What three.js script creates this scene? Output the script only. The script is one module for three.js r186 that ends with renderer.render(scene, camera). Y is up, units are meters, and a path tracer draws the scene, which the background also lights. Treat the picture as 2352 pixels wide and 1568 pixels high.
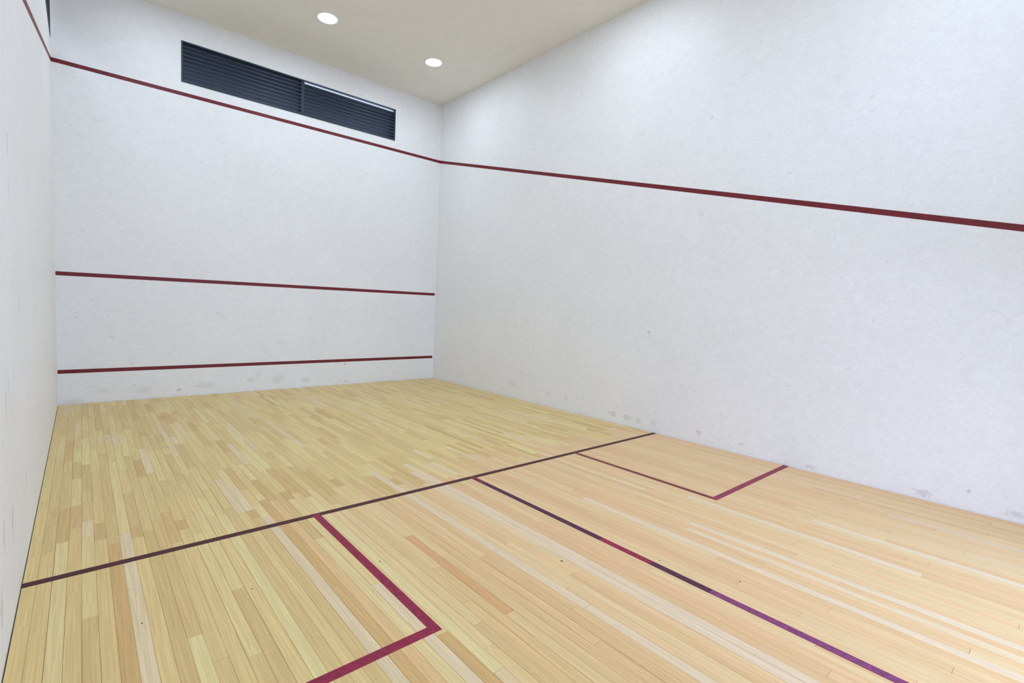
import * as THREE from 'three';
import { mergeGeometries } from 'three/addons/utils/BufferGeometryUtils.js';
import { RectAreaLightUniformsLib } from 'three/addons/lights/RectAreaLightUniformsLib.js';

// ---------- frame, camera, sky, exposure ----------
RectAreaLightUniformsLib.init();
const scene = new THREE.Scene();
const FULL_W = 2352, FULL_H = 1568;
const camera = new THREE.PerspectiveCamera(2 * Math.atan(784 / 1117.29) * 180 / Math.PI, FULL_W / FULL_H, 0.05, 200);
camera.position.set(0.282, 1.637, 8.9985);
camera.rotation.set(-0.07115, -0.68045, 0.04025, 'YXZ');
camera.setViewOffset(FULL_W, FULL_H, 86.25, 0.92, FULL_W, FULL_H);   // lens shift
camera.updateProjectionMatrix(); camera.updateMatrixWorld(true);
scene.background = new THREE.Color().setRGB(2.85, 3.6, 5.5);         // overcast daylight outside the openings
const renderer = new THREE.WebGLRenderer({ antialias: true });
renderer.toneMapping = THREE.LinearToneMapping;
renderer.toneMappingExposure = 1.04;
renderer.shadowMap.enabled = true;
const LAMP_COLOR = new THREE.Color().setRGB(0.815, 0.95, 1.16), LAMP_POWER = 125;

// ---------- dimensions of the court (metres; front wall at z = 0, left wall at x = 0) ----------
const W = 6.4, D = 9.75, C = 5.9265, T = 0.2, LINE = 0.055;
const SHORT_Z = 5.466, OUT_Y = 4.74, OUT_SLOPE = -0.2626;

// ---------- helpers ----------
let seed = 20240611;
const rnd = () => { seed = (seed + 0x6d2b79f5) | 0; let t = Math.imul(seed ^ (seed >>> 15), 1 | seed); t = (t + Math.imul(t ^ (t >>> 7), 61 | t)) ^ t; return ((t ^ (t >>> 14)) >>> 0) / 4294967296; };
const rr = (a, b) => a + (b - a) * rnd();
const LAT = new Float32Array(65536); for (let i = 0; i < 65536; i++) LAT[i] = rnd();
const smooth = (t) => t * t * (3 - 2 * t);
function noise(x, y) {
  const xi = Math.floor(x), yi = Math.floor(y), fx = smooth(x - xi), fy = smooth(y - yi);
  const a = LAT[((yi & 255) << 8) | (xi & 255)], b = LAT[((yi & 255) << 8) | ((xi + 1) & 255)];
  const c = LAT[(((yi + 1) & 255) << 8) | (xi & 255)], d = LAT[(((yi + 1) & 255) << 8) | ((xi + 1) & 255)];
  return a + (b - a) * fx + (c - a) * fy + (a - b - c + d) * fx * fy;
}
function dataTexture(w, h, fill, srgb) {
  const px = new Uint8Array(w * h * 4);
  for (let j = 0; j < h; j++) for (let i = 0; i < w; i++) {
    const c = fill(i, j), k = (j * w + i) * 4;
    px[k] = Math.max(0, Math.min(255, c[0])); px[k + 1] = Math.max(0, Math.min(255, c[1])); px[k + 2] = Math.max(0, Math.min(255, c[2])); px[k + 3] = 255;
  }
  const t = new THREE.DataTexture(px, w, h, THREE.RGBAFormat);
  t.magFilter = THREE.LinearFilter; t.minFilter = THREE.LinearMipmapLinearFilter; t.generateMipmaps = true;
  t.wrapS = t.wrapT = THREE.RepeatWrapping;
  if (srgb) t.colorSpace = THREE.SRGBColorSpace;
  t.needsUpdate = true;
  return t;
}
function box(x0, x1, y0, y1, z0, z1) {
  const g = new THREE.BoxGeometry(x1 - x0, y1 - y0, z1 - z0);
  g.translate((x0 + x1) / 2, (y0 + y1) / 2, (z0 + z1) / 2);
  return g;
}
function planarUV(g, axisU, axisV, su, sv) {
  const p = g.attributes.position, uv = g.attributes.uv;
  const get = (i, a) => (a === 'x' ? p.getX(i) : a === 'y' ? p.getY(i) : p.getZ(i));
  for (let i = 0; i < p.count; i++) uv.setXY(i, get(i, axisU) / su, get(i, axisV) / sv);
  return g;
}
function mesh(name, geo, mat, parent, label) {
  const m = new THREE.Mesh(Array.isArray(geo) ? (geo.length > 1 ? mergeGeometries(geo) : geo[0]) : geo, mat);
  m.name = name; m.castShadow = m.receiveShadow = true;
  if (label) m.userData.label = label;
  (parent || scene).add(m);
  return m;
}
function tag(o, label, category, kind, group) {
  o.userData.label = label; o.userData.category = category;
  if (kind) o.userData.kind = kind;
  if (group) o.userData.group = group;
  return o;
}

// ---------- materials ----------
// painted plaster with roller stipple, ball scuffs and smudges at given spots [u metres, v metres, radius, strength, flatness]
function wallTexture(wm, hm, px, marks, nScuffs, streak) {
  const w = px, h = Math.round(px * hm / wm), s = w / wm;
  const dirt = new Float32Array(w * h);
  const blot = (u, v, r, a, flat, ox) => {
    const rx = r * (flat || 1), ry = r, i0 = Math.max(0, Math.floor((u - rx * 1.6) * s)), i1 = Math.min(w - 1, Math.ceil((u + rx * 1.6) * s));
    const j0 = Math.max(0, Math.floor((v - ry * 1.6) * s)), j1 = Math.min(h - 1, Math.ceil((v + ry * 1.6) * s));
    for (let j = j0; j <= j1; j++) for (let i = i0; i <= i1; i++) {
      const dx = (i / s - u) / rx, dy = (j / s - v) / ry, d = Math.sqrt(dx * dx + dy * dy) + (noise(i * .35 + ox, j * .35) - .5) * .9;
      if (d < 1) dirt[j * w + i] = Math.max(dirt[j * w + i], a * Math.min(1, (1 - d) * 2.2) * (.45 + .55 * noise(i * .8 + ox, j * .8)));
    }
  };
  for (const [u, v, r, a, f] of marks) blot(u, v, r, a * .6, f || 1, u * 37);
  for (let k = 0; k < nScuffs; k++) {
    const v = Math.pow(rnd(), 1.5) * hm * .8, u = rnd() * wm;
    blot(u, v, rr(.007, .022), rr(.012, .06), streak * rr(.7, 1.6), k * 3.1);
  }
  return dataTexture(w, h, (i, j) => {
    const x = i / s, y = j / s;
    const n = (noise(i * .9, j * .9) - .5) * .03 + (noise(x * 14, y * 14 + 40) - .5) * .012 + (noise(x * 2.1 + 9, y * 2.1) - .5) * .012 + (noise(x * 45, y * 45) - .5) * .018;
    const d = dirt[j * w + i], k = 1 + n - d;
    return [246 * k + 2 * d * 20, 245 * k + 18 * d, 241 * k + 20 * d];
  }, true);
}
const stipple = dataTexture(512, 512, (i, j) => { const v = 255 * (.5 * noise(i * .5, j * .5) + .3 * noise(i * .21 + 7, j * .21) + .2 * noise(i * .07, j * .07 + 3)); return [v, v, v]; });
stipple.repeat.set(5, 5);
const wallMat = (map) => new THREE.MeshStandardMaterial({ map, bumpMap: stipple, bumpScale: 0.0012, roughness: 0.5, color: new THREE.Color().setRGB(0.97, 0.97, 0.97) });
const frontMarks = [[1.484, .106, .035, .3], [.503, .162, .05, .09, 2], [3.004, .156, .06, .14, 1.8], [2.561, .2, .05, .12, 1.5], [3.533, .138, .06, .15, 1.8], [4.203, .086, .022, .26], [4.339, .06, .022, .22, 1.6],
  [5.4, .167, .022, .3], [4.996, .08, .02, .26], [.62, .964, .03, .14], [3.095, .841, .06, .07, 1.6], [.403, 1.511, .035, .07], [2.109, 1.303, .06, .05, 1.4], [3.041, .209, .08, .07, 2], [1.851, .15, .06, .13, 3],
  [1.012, .142, .06, .09, 2.2], [4.304, .4, .018, .9], [4.31, .25, .02, .1, .5], [4.31, .17, .02, .12, .5], [.15, .03, .05, .12, 3], [.22, 1.25, .02, .14], [2.7, .27, .05, .09, 1.4]];
const rightMarks = [[5.014, .127, .05, .2, 1.4], [5.192, .12, .045, .16], [5.428, .127, .05, .1], [6.068, .146, .045, .2], [6.574, .119, .03, .14], [5.271, 1.375, .022, .34], [5.891, 2.913, .03, .12], [8.505, .179, .02, .26],
  [4.753, .126, .05, .17, 1.7], [3.485, .21, .05, .12], [3.867, .202, .04, .14], [7.298, .05, .03, .2, 2], [8.21, .06, .04, .2, 2], [8.787, .071, .035, .18, 2], [4.123, 2.806, .02, .16], [8.62, 1.7, .05, .07, .3], [2.6, .25, .07, .08, 2]];
const leftMarks = [[5.526, 2.363, .08, .26, .25], [5.52, 2.147, .06, .2, .3], [5.119, 1.539, .08, .16, .3], [5.87, 1.065, .09, .2, .3], [5.76, 1.152, .07, .16, .3], [5.738, .466, .1, .24, .35], [4.997, .461, .08, .18, .35], [6.215, .264, .1, .22, .4], [6.076, .535, .09, .24, .35]];
const frontMat = wallMat(wallTexture(W, C, 1536, frontMarks, 420, 1));
const rightMat = wallMat(wallTexture(D, C, 1800, rightMarks, 240, 1.2));
const leftMat = wallMat(wallTexture(D, C, 1800, leftMarks, 700, .6));
const backMat = wallMat(wallTexture(W, C, 512, [], 60, 1));
const ceilMat = new THREE.MeshStandardMaterial({ map: dataTexture(512, 512, (i, j) => { const k = 1 + (noise(i * .4, j * .4) - .5) * .03 + (noise(i * .03, j * .03) - .5) * .012; return [245 * k, 240 * k, 228 * k]; }, true), roughness: 0.9, color: new THREE.Color().setRGB(1, 1, 1) });

const grain = dataTexture(512, 1024, (i, j) => {
  // u across the board, v along it
  const a = noise(i * .35 + noise(i * .02, j * .004) * 1.2, j * .008), b = noise(i * .9 + 50, j * .05), c = noise(i * .06 + noise(j * .003, 3) * 1.2, j * .003 + 9), f = noise(i * .8, j * .45 + 77);
  let k = .96 + (a - .5) * .05 + (b - .5) * .035 + (c - .5) * .075 + (f - .5) * .035;
  const s = noise(i * .11 + 200, j * .11 + 31); if (s > .93) k -= (s - .93) * 2.2;
  return [255 * k, 255 * (k - (1 - k) * .12), 255 * (k - (1 - k) * .35)];
}, true);
const plankMat = new THREE.MeshPhysicalMaterial({ map: grain, vertexColors: true, roughness: 0.46, clearcoat: 0.12, clearcoatRoughness: 0.4 });
const subfloorMat = new THREE.MeshStandardMaterial({ color: 0x2a2016, roughness: 1 });
const wearTex = dataTexture(256, 256, (i, j) => { const k = .86 + (noise(i * .5, j * .5) - .5) * .22 + (noise(i * .08, j * .08) - .5) * .2 + (noise(i * .9 + 8, j * .12) > .9 ? .14 : 0); return [255 * k, 255 * k, 255 * k]; }, true);
const paint = (hex, rough = 0.68) => new THREE.MeshStandardMaterial({ color: hex, map: wearTex, roughness: rough });
const P = {
  wallRed: paint(0x7e0a17, .5), short: paint(0x541619), crimson: paint(0xa81c44), redT: paint(0x862a38), purple: paint(0x5c1c3e), plum: paint(0x963f72),
  rose: paint(0xa83c55), brick: paint(0x8e3f3d),
};
const frameMat = new THREE.MeshStandardMaterial({ color: 0x2c3842, roughness: 0.5, metalness: 0.2 });
const slatMat = new THREE.MeshStandardMaterial({ color: 0x28323f, roughness: 0.45 });
const glassMat = new THREE.MeshPhysicalMaterial({ color: 0xffffff, transmission: 1, thickness: 0, roughness: 0.02, ior: 1.5 });
const steelMat = new THREE.MeshStandardMaterial({ color: 0x9aa0a4, roughness: 0.35, metalness: 0.9 });

// ---------- setting: walls with their openings ----------
const VENT = { a: 1.527, b: 5.278, y0: 4.92, y1: 5.535 };          // louvred opening in the front wall
const VENT_L = { a: 0.12, b: 3.87, y0: 4.985, y1: 5.6 };           // the one in the left wall
const GLASS = { a: 2.2, b: 5.6, y1: 2.13 };                       // glazed part of the back wall
const ADDED_GALLERY = { a: 1.1, b: 4.8, y0: 3.1, y1: 5.0 };             // gallery window above it, unseen; added for daylight on left and front walls
const front = tag(mesh('wall_front', [box(-T, W + T, -.3, VENT.y0, -T, 0), box(-T, W + T, VENT.y1, C + .2, -T, 0), box(-T, VENT.a, VENT.y0, VENT.y1, -T, 0), box(VENT.b, W + T, VENT.y0, VENT.y1, -T, 0)].map((g) => planarUV(g, 'x', 'y', W, C)), frontMat),
  'white scuffed front wall with three red lines and a dark louvred vent', 'wall', 'structure');
const right = tag(mesh('wall_right', planarUV(box(W, W + T, -.3, C + .2, 0, D + T), 'z', 'y', D, C), rightMat), 'long white side wall with one sloping red line', 'wall', 'structure');
const left = tag(mesh('wall_left', [box(-T, 0, -.3, VENT_L.y0, 0, D + T), box(-T, 0, VENT_L.y1, C + .2, 0, D + T), box(-T, 0, VENT_L.y0, VENT_L.y1, 0, VENT_L.a), box(-T, 0, VENT_L.y0, VENT_L.y1, VENT_L.b, D + T)].map((g) => planarUV(g, 'z', 'y', D, C)), leftMat),
  'white side wall seen edge-on beside the camera', 'wall', 'structure');
tag(mesh('wall_back', [box(0, W, GLASS.y1, ADDED_GALLERY.y0, D, D + T), box(0, W, ADDED_GALLERY.y1, C + .2, D, D + T), box(0, ADDED_GALLERY.a, ADDED_GALLERY.y0, ADDED_GALLERY.y1, D, D + T), box(ADDED_GALLERY.b, W, ADDED_GALLERY.y0, ADDED_GALLERY.y1, D, D + T), box(0, GLASS.a, -.3, GLASS.y1, D, D + T), box(GLASS.b, W, -.3, GLASS.y1, D, D + T), box(GLASS.a, GLASS.b, -.3, 0, D, D + T)].map((g) => planarUV(g, 'x', 'y', W, C)), backMat),
  'white back wall behind the camera with two bands of glass', 'wall', 'structure');
tag(mesh('ceiling', planarUV(box(0, W, C, C + .2, 0, D), 'x', 'z', 3, 3), ceilMat), 'plain off-white ceiling with round downlights', 'ceiling', 'structure');
tag(mesh('ground', box(-15, 22, -.5, -.3, -12, 26), new THREE.MeshStandardMaterial({ color: 0x8f8c86, roughness: .95 })), 'grey paved ground outside the court', 'ground', 'structure');

// painted lines on the walls (1 mm of paint)
function wallStrip(parent, name, label, g) { planarUV(g, 'z', 'y', .5, .5); return mesh(name, g, P.wallRed, parent, label); }
function frontLine(name, y, x0, x1, label) { const g = box(x0, x1, y - LINE / 2, y + LINE / 2, 0, .001); planarUV(g, 'x', 'y', .5, .5); return mesh(name, g, P.wallRed, front, label); }
frontLine('out_line', OUT_Y, 0, W, 'dark red line painted high across the front wall');
frontLine('service_line', 1.865, .003, 6.38, 'dark red line painted across the middle of the front wall');
frontLine('tin_line', .475, .003, 6.37, 'dark red line painted low across the front wall');
function sideLine(x0, x1, parent, label) {
  const g = box(x0, x1, -LINE / 2, LINE / 2, 0, D), p = g.attributes.position;
  for (let i = 0; i < p.count; i++) p.setY(i, p.getY(i) * Math.hypot(1, OUT_SLOPE) + OUT_Y + OUT_SLOPE * p.getZ(i));
  g.computeVertexNormals();
  return wallStrip(parent, 'out_line', label, g);
}
sideLine(W - .001, W, right, 'dark red line sloping down along the side wall');
sideLine(0, .001, left, 'dark red line sloping down along the side wall');

// ---------- floor: boards laid from the front wall to the back ----------
const floor = new THREE.Group(); floor.name = 'floor'; scene.add(floor);
tag(floor, 'pale maple strip floor with red and purple court lines', 'floor', 'structure');
mesh('subfloor', box(0, W, -.12, -.022, 0, D), subfloorMat, floor, 'dark base seen in the gaps between boards');
const PITCH = 0.0653, ROWS = 98, TH = 0.02;
const FRONT_TONES = [[.60, .47, .235], [.56, .43, .21], [.64, .52, .275], [.53, .395, .185], [.66, .55, .31], [.58, .45, .225], [.62, .49, .25]];
const REAR_TONES = [[.62, .445, .25], [.585, .40, .215], [.66, .49, .29], [.60, .425, .235], [.645, .47, .27], [.565, .38, .20]];  // pinker than the front boards: daylight tint put into the colour
const LIGHT = [.625, .52, .40], DARK = [.50, .325, .14], RUST = [.52, .29, .135];
const FIXED = { 6: DARK, 7: LIGHT, 20: LIGHT, 24: LIGHT, 25: DARK, 31: RUST, 37: LIGHT, 42: LIGHT, 43: LIGHT, 56: LIGHT, 61: LIGHT, 69: LIGHT, 75: LIGHT, 86: LIGHT, 21: DARK, 22: REAR_TONES[1] };
const CUT = { 61: [7.2], 69: [6.9, 8.49], 25: [7.13], 31: [6.15, 7.2], 11: [6.69], 24: [6.55], 13: [6.75], 4: [6.0], 75: [7.75], 86: [8.1], 42: [5.6], 62: [6.26], 45: [8.4], 33: [8.9], 56: [6.4] };
const mixc = (a, b, t) => a.map((v, i) => v + (b[i] - v) * t);
function plankGeometry(x0, x1, z0, z1, tone) {
  // board with small chamfers along its top edges
  const b = 0.0011, y = rr(-.00035, .00035), g = new THREE.BufferGeometry();
  const pos = [], nor = [], uv = [], idx = [], u0 = rnd() * 7, v0 = rnd() * 9;
  const quad = (p, n) => { const k = pos.length / 3; for (const q of p) { pos.push(...q); nor.push(...n); uv.push((q[0] - x0) / .16 + u0, (q[2] - z0) / .9 + v0); } idx.push(k, k + 1, k + 2, k, k + 2, k + 3); };
  const bot = -TH;
  quad([[x0 + b, y, z1 - b], [x1 - b, y, z1 - b], [x1 - b, y, z0 + b], [x0 + b, y, z0 + b]], [0, 1, 0]);
  const s = Math.SQRT1_2;
  quad([[x0, y - b, z1], [x0 + b, y, z1 - b], [x0 + b, y, z0 + b], [x0, y - b, z0]], [-s, s, 0]);
  quad([[x1 - b, y, z1 - b], [x1, y - b, z1], [x1, y - b, z0], [x1 - b, y, z0 + b]], [s, s, 0]);
  quad([[x0, y - b, z1], [x1, y - b, z1], [x1 - b, y, z1 - b], [x0 + b, y, z1 - b]], [0, s, s]);
  quad([[x0 + b, y, z0 + b], [x1 - b, y, z0 + b], [x1, y - b, z0], [x0, y - b, z0]], [0, s, -s]);
  quad([[x0, bot, z1], [x0, y - b, z1], [x0, y - b, z0], [x0, bot, z0]], [-1, 0, 0]);
  quad([[x1, y - b, z1], [x1, bot, z1], [x1, bot, z0], [x1, y - b, z0]], [1, 0, 0]);
  quad([[x0, bot, z1], [x1, bot, z1], [x1, y - b, z1], [x0, y - b, z1]], [0, 0, 1]);
  quad([[x1, bot, z0], [x0, bot, z0], [x0, y - b, z0], [x1, y - b, z0]], [0, 0, -1]);
  const col = new Float32Array(pos.length); for (let i = 0; i < col.length; i += 3) { col[i] = tone[0]; col[i + 1] = tone[1]; col[i + 2] = tone[2]; }
  g.setAttribute('position', new THREE.Float32BufferAttribute(pos, 3)); g.setAttribute('normal', new THREE.Float32BufferAttribute(nor, 3));
  g.setAttribute('uv', new THREE.Float32BufferAttribute(uv, 2)); g.setAttribute('color', new THREE.BufferAttribute(col, 3)); g.setIndex(idx);
  return g;
}
const inv = new THREE.Matrix4().multiplyMatrices(camera.projectionMatrix, camera.matrixWorldInverse);
function shown(x0, x1, z0, z1) {                                    // how large a board shows in the photograph
  let area = 0; const n = 10, v = new THREE.Vector4();
  const pr = (x, z) => { v.set(x, 0, z, 1).applyMatrix4(inv); return v.w > .05 ? [v.x / v.w, v.y / v.w] : null; };
  for (let k = 0; k < n; k++) {
    const a = z0 + (z1 - z0) * k / n, b = z0 + (z1 - z0) * (k + 1) / n, p = [pr(x0, a), pr(x1, a), pr(x1, b), pr(x0, b)];
    if (p.some((q) => !q)) continue;
    const cx = (p[0][0] + p[2][0]) / 2, cy = (p[0][1] + p[2][1]) / 2;
    if (Math.abs(cx) > 1.02 || Math.abs(cy) > 1.02) continue;
    let s = 0; for (let i = 0; i < 4; i++) { const q = p[i], r = p[(i + 1) % 4]; s += q[0] * r[1] - r[0] * q[1]; }
    area += Math.abs(s) / 2;
  }
  return area;
}
const planks = [];
for (let r = 0; r < ROWS; r++) {
  const cuts = [0.009];
  let z = rr(.1, .8); const zRear = rr(4.75, 5.42);
  while (z < zRear - .12) { if (z - cuts[cuts.length - 1] > .1) cuts.push(z); z += rnd() < .3 ? rr(.22, .45) : rr(.45, 1.15); }
  const rearStart = cuts.push(zRear) - 1;
  if (CUT[r]) cuts.push(...CUT[r]); else { z = zRear + rr(.9, 3.2); while (z < D - .3) { cuts.push(z); z += rr(1.1, 3); } }
  cuts.push(D - .006);
  for (let k = 0; k < cuts.length - 1; k++) {
    const rear = k >= rearStart, zm = (cuts[k] + cuts[k + 1]) / 2;
    let tone;
    if (!rear) {
      tone = mixc(FRONT_TONES[Math.floor(rnd() * 7)], [.59, .46, .235], .3);
      if (rnd() < .07) tone = mixc(tone, LIGHT, .75); else if (rnd() < .06) tone = mixc(tone, DARK, .7);
      if (k === rearStart - 1 && rnd() < .3) tone = mixc(tone, DARK, .75);
    } else {
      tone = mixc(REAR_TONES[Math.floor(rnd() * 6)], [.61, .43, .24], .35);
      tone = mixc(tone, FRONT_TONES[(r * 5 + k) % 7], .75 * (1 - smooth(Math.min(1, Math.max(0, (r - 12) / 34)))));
      if (!FIXED[r] && rnd() < .03) tone = mixc(tone, LIGHT, .5);
      const f = FIXED[r];
      if (f) {
        const on = r === 61 ? zm > 7.2 : r === 69 ? (zm > 6.9 && zm < 8.5) : r === 25 ? zm > 7.1 : r === 31 ? (zm > 6.15 && zm < 7.2) : r === 24 ? zm > 6.5 : r === 75 ? zm > 7.7 : r === 86 ? zm > 8 : r === 56 ? zm > 6.3 : true;
        if (on) tone = mixc(tone, f, .85);
      }
    }
    const daylightTint = rear ? smooth(Math.min(1, Math.max(0, (r - 12) / 34))) : 0, m = rr(.97, 1.03) * (1.24 + .02 * daylightTint); tone = [Math.min(.88, tone[0] * m * 1.14), tone[1] * m * (1.07 - .02 * daylightTint), tone[2] * m * (.82 + .08 * daylightTint)];  // pink daylight tint painted into rear boards, stronger toward the right wall
    const wide = rnd() < .2, gap = wide ? rr(.0007, .0013) : rr(.0002, .0005);
    const x0 = Math.max(.005, r * PITCH + gap), x1 = Math.min(W - .01, (r + 1) * PITCH - gap * .6), z0 = cuts[k] + .0005, z1 = cuts[k + 1] - .0005;
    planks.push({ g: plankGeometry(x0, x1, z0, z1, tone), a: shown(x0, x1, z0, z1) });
  }
}
planks.sort((p, q) => q.a - p.a);
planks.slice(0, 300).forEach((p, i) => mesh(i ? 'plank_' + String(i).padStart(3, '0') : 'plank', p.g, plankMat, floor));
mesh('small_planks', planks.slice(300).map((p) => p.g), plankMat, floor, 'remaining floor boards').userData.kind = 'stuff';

// painted lines on the boards
function floorLine(name, mat, x0, x1, z0, z1, label, top = .0012) {
  const g = box(x0, x1, .0004, top, z0, z1); planarUV(g, 'x', 'z', .35, .35);
  return mesh(name, g, mat, floor, label);
}
const h = LINE / 2, BX_L = 1.655, BX_R = 4.69, BB = 7.075, HX = 3.18;
floorLine('short_line', P.short, .004, W - .004, SHORT_Z - h, SHORT_Z + h, 'dark maroon line across the whole floor');
floorLine('service_box_side_line', P.crimson, BX_L - h, BX_L + h, SHORT_Z - h * .6, BB - h, 'crimson line of the near service box', .0015);
floorLine('service_box_back_line', P.crimson, .004, BX_L + h, BB - h, BB + h, 'crimson line of the near service box', .0015);
floorLine('service_box_side_line_001', P.brick, BX_R - h, BX_R + h, SHORT_Z + h * .2, BB - h, 'brick red line of the far service box', .0015);
floorLine('service_box_back_line_001', P.rose, BX_R - h, W - .004, BB - h, BB + h, 'rose red line of the far service box', .0015);
floorLine('half_court_line', P.redT, HX - h, HX + h, SHORT_Z - h * .8, 5.66, 'red first piece of the half-court line', .0015);
floorLine('half_court_line_001', P.purple, HX - h, HX + h, 5.66, 6.96, 'dark purple piece of the half-court line');
floorLine('half_court_line_002', P.crimson, HX - h, HX + h, 6.96, 7.36, 'crimson patch of the half-court line');
floorLine('half_court_line_003', P.purple, HX - h, HX + h, 7.36, 7.75, 'dark purple piece of the half-court line');
floorLine('half_court_line_004', P.plum, HX - h, HX + h, 7.75, D - .006, 'worn plum piece of the half-court line with daylight reflection in its colour');  // lighter plum stands for wear plus a painted daylight reflection
// small dents and chips in the boards
const dentMat = new THREE.MeshStandardMaterial({ color: 0x3a2a1c, roughness: .9 });
for (const [x, z, s] of [[2.704, 7.004, 1.5], [1.732, 6.341, 1], [2.437, 6.656, .8], [3.255, 7.377, .9], [3.444, 7.809, .8], [1.01, 6.201, .8], [.494, 6.199, .9], [2.0, 6.9, .5], [1.55, 6.6, .45]]) {
  const pts = []; for (let i = 0; i < 9; i++) { const a = i / 9 * Math.PI * 2, q = .0045 * s * rr(.6, 1.3); pts.push(new THREE.Vector2(Math.cos(a) * q, Math.sin(a) * q * 1.5)); }
  const g = new THREE.ExtrudeGeometry(new THREE.Shape(pts), { depth: .0006, bevelEnabled: false }); g.rotateX(-Math.PI / 2); g.translate(x, .0004, z);
  mesh('dent', g, dentMat, floor, 'small dark chip in a board');
}

// ---------- louvred vents ----------
function vent(name, len, height, bays, slitBay) {
  // built along +x from 0 to len, y from 0 to height, wall face at z = 0, opening behind it
  const v = new THREE.Group(); v.name = name; scene.add(v);
  const f = .022, dep = .04, n = 9;
  mesh('frame', [box(0, len, 0, f, -dep, .006), box(0, len, height - f, height, -dep, .006), box(0, f, f, height - f, -.09, .006), box(len - f, len, f, height - f, -.09, .006)], frameMat, v);
  const bw = (len - f) / bays;
  for (let b = 1; b < bays; b++) mesh('mullion', box(f / 2 + bw * b - .027, f / 2 + bw * b + .027, f, height - f, -.09, .002), frameMat, v);
  const pitch = (height - 2 * f) / n;
  for (let b = 0; b < bays; b++) {
    const x0 = b ? f / 2 + bw * b + .027 : f, x1 = b === bays - 1 ? len - f : f / 2 + bw * (b + 1) - .027;
    for (let k = 0; k < n; k++) {
      const top = k === n - 1, open = top && b === slitBay;
      // blade leaning outwards at the top, its foot in front of the blade below
      const hgt = open ? pitch * .52 : top ? pitch * .97 : pitch * 1.4, lean = .056 * hgt / (pitch * 1.4);
      const sh = new THREE.Shape([[0, 0], [.004, 0], [.004, .006], [.004 - lean, hgt], [.001 - lean, hgt]].map((p) => new THREE.Vector2(...p)));
      const g = new THREE.ExtrudeGeometry(sh, { depth: x1 - x0, bevelEnabled: false });
      // shape x -> z (inwards), y -> y, extrude -> x
      g.applyMatrix4(new THREE.Matrix4().makeBasis(new THREE.Vector3(0, 0, 1), new THREE.Vector3(0, 1, 0), new THREE.Vector3(-1, 0, 0)));
      g.translate(x1, f + pitch * k + .004, -.010);
      const slat = mesh('slat', g, slatMat, v);
      mesh('edge', box(x0, x1, f + pitch * k - .001, f + pitch * k + .014, -.009, .004), slatMat, slat);
    }
  }
  return v;
}
const v1 = tag(vent('louvre_vent', VENT.b - VENT.a, VENT.y1 - VENT.y0, 2, 1), 'long dark blue louvred vent high on the front wall', 'vent');
v1.position.set(VENT.a, VENT.y0, 0);
const v2 = tag(vent('louvre_vent_001', VENT_L.b - VENT_L.a, VENT_L.y1 - VENT_L.y0, 2, -1), 'dark louvred vent high on the left wall, seen edge-on at the corner', 'vent');
v2.rotation.y = Math.PI / 2; v2.position.set(0, VENT_L.y0, VENT_L.b);

// ---------- glazing of the back wall ----------
function glazing(name, label, x0, x1, y0, y1) {
  const w = new THREE.Group(); w.name = name; scene.add(w);
  tag(w, label, 'window', 'structure');
  mesh('frame', [box(x0, x1, y1 - .05, y1, D + .06, D + .12), box(x0, x1, y0, y0 + .04, D + .06, D + .12)], steelMat, w);
  for (let k = 0; k <= 4; k++) { const x = x0 + (x1 - x0) * k / 4, a = k === 0 ? x : k === 4 ? x - .04 : x - .02; mesh('post', box(a, a + .04, y0 + .04, y1 - .05, D + .06, D + .12), steelMat, w); }
  for (let k = 0; k < 4; k++) { const a = x0 + (x1 - x0) * k / 4 + .01, b = x0 + (x1 - x0) * (k + 1) / 4 - .01; mesh('pane', new THREE.PlaneGeometry(b - a, y1 - y0 - .08).translate((a + b) / 2, (y0 + y1) / 2 - .005, D + .09), glassMat, w); }
}
glazing('window_1', 'glass panels in the lower back wall behind the camera', GLASS.a, GLASS.b, 0, GLASS.y1);
glazing('window_2', 'added unseen gallery window high in the back wall behind the camera', ADDED_GALLERY.a, ADDED_GALLERY.b, ADDED_GALLERY.y0, ADDED_GALLERY.y1);

// ---------- downlights ----------
const ringMat = new THREE.MeshStandardMaterial({ color: 0xf2f2f0, roughness: .5 });
const diffMat = new THREE.MeshStandardMaterial({ color: 0xffffff, emissive: LAMP_COLOR, emissiveIntensity: 4, roughness: .4 });
const ringGeo = new THREE.LatheGeometry([[.142, 0], [.142, -.006], [.148, -.011], [.158, -.012], [.166, -.008], [.168, 0]].map((p) => new THREE.Vector2(...p)), 48);
const diffGeo = new THREE.LatheGeometry([[.0001, -.007], [.08, -.0065], [.142, -.004]].map((p) => new THREE.Vector2(...p)), 48);
const spots = [];
for (const [rowName, z] of [['front', 1.45], ['middle', 4.9], ['rear', 8.35]]) for (const [colName, x] of [['left', 1.31], ['centre', 3.26], ['right', 5.205]]) spots.push([rowName, colName, x, z]);
const place = { 'front centre': 'round white downlight glowing in the ceiling above the middle of the front vent', 'front right': 'round white downlight glowing in the ceiling nearest the far corner' };
spots.forEach(([rn, cn, x, z], i) => {
  const d = new THREE.Group(); d.name = i ? 'downlight_' + String(i).padStart(3, '0') : 'downlight'; scene.add(d);
  mesh('trim_ring', ringGeo, ringMat, d); mesh('diffuser', diffGeo, diffMat, d);
  d.position.set(x, C, z);
  tag(d, place[rn + ' ' + cn] || `round white downlight in the ${rn} row of the ceiling, ${cn} one of three`, 'downlight', null, 'round ceiling downlights');
  const l = new THREE.RectAreaLight(LAMP_COLOR, LAMP_POWER, .2, .2);
  l.position.set(x, C - .02, z); l.lookAt(x, 0, z); scene.add(l);
});

renderer.render(scene, camera);
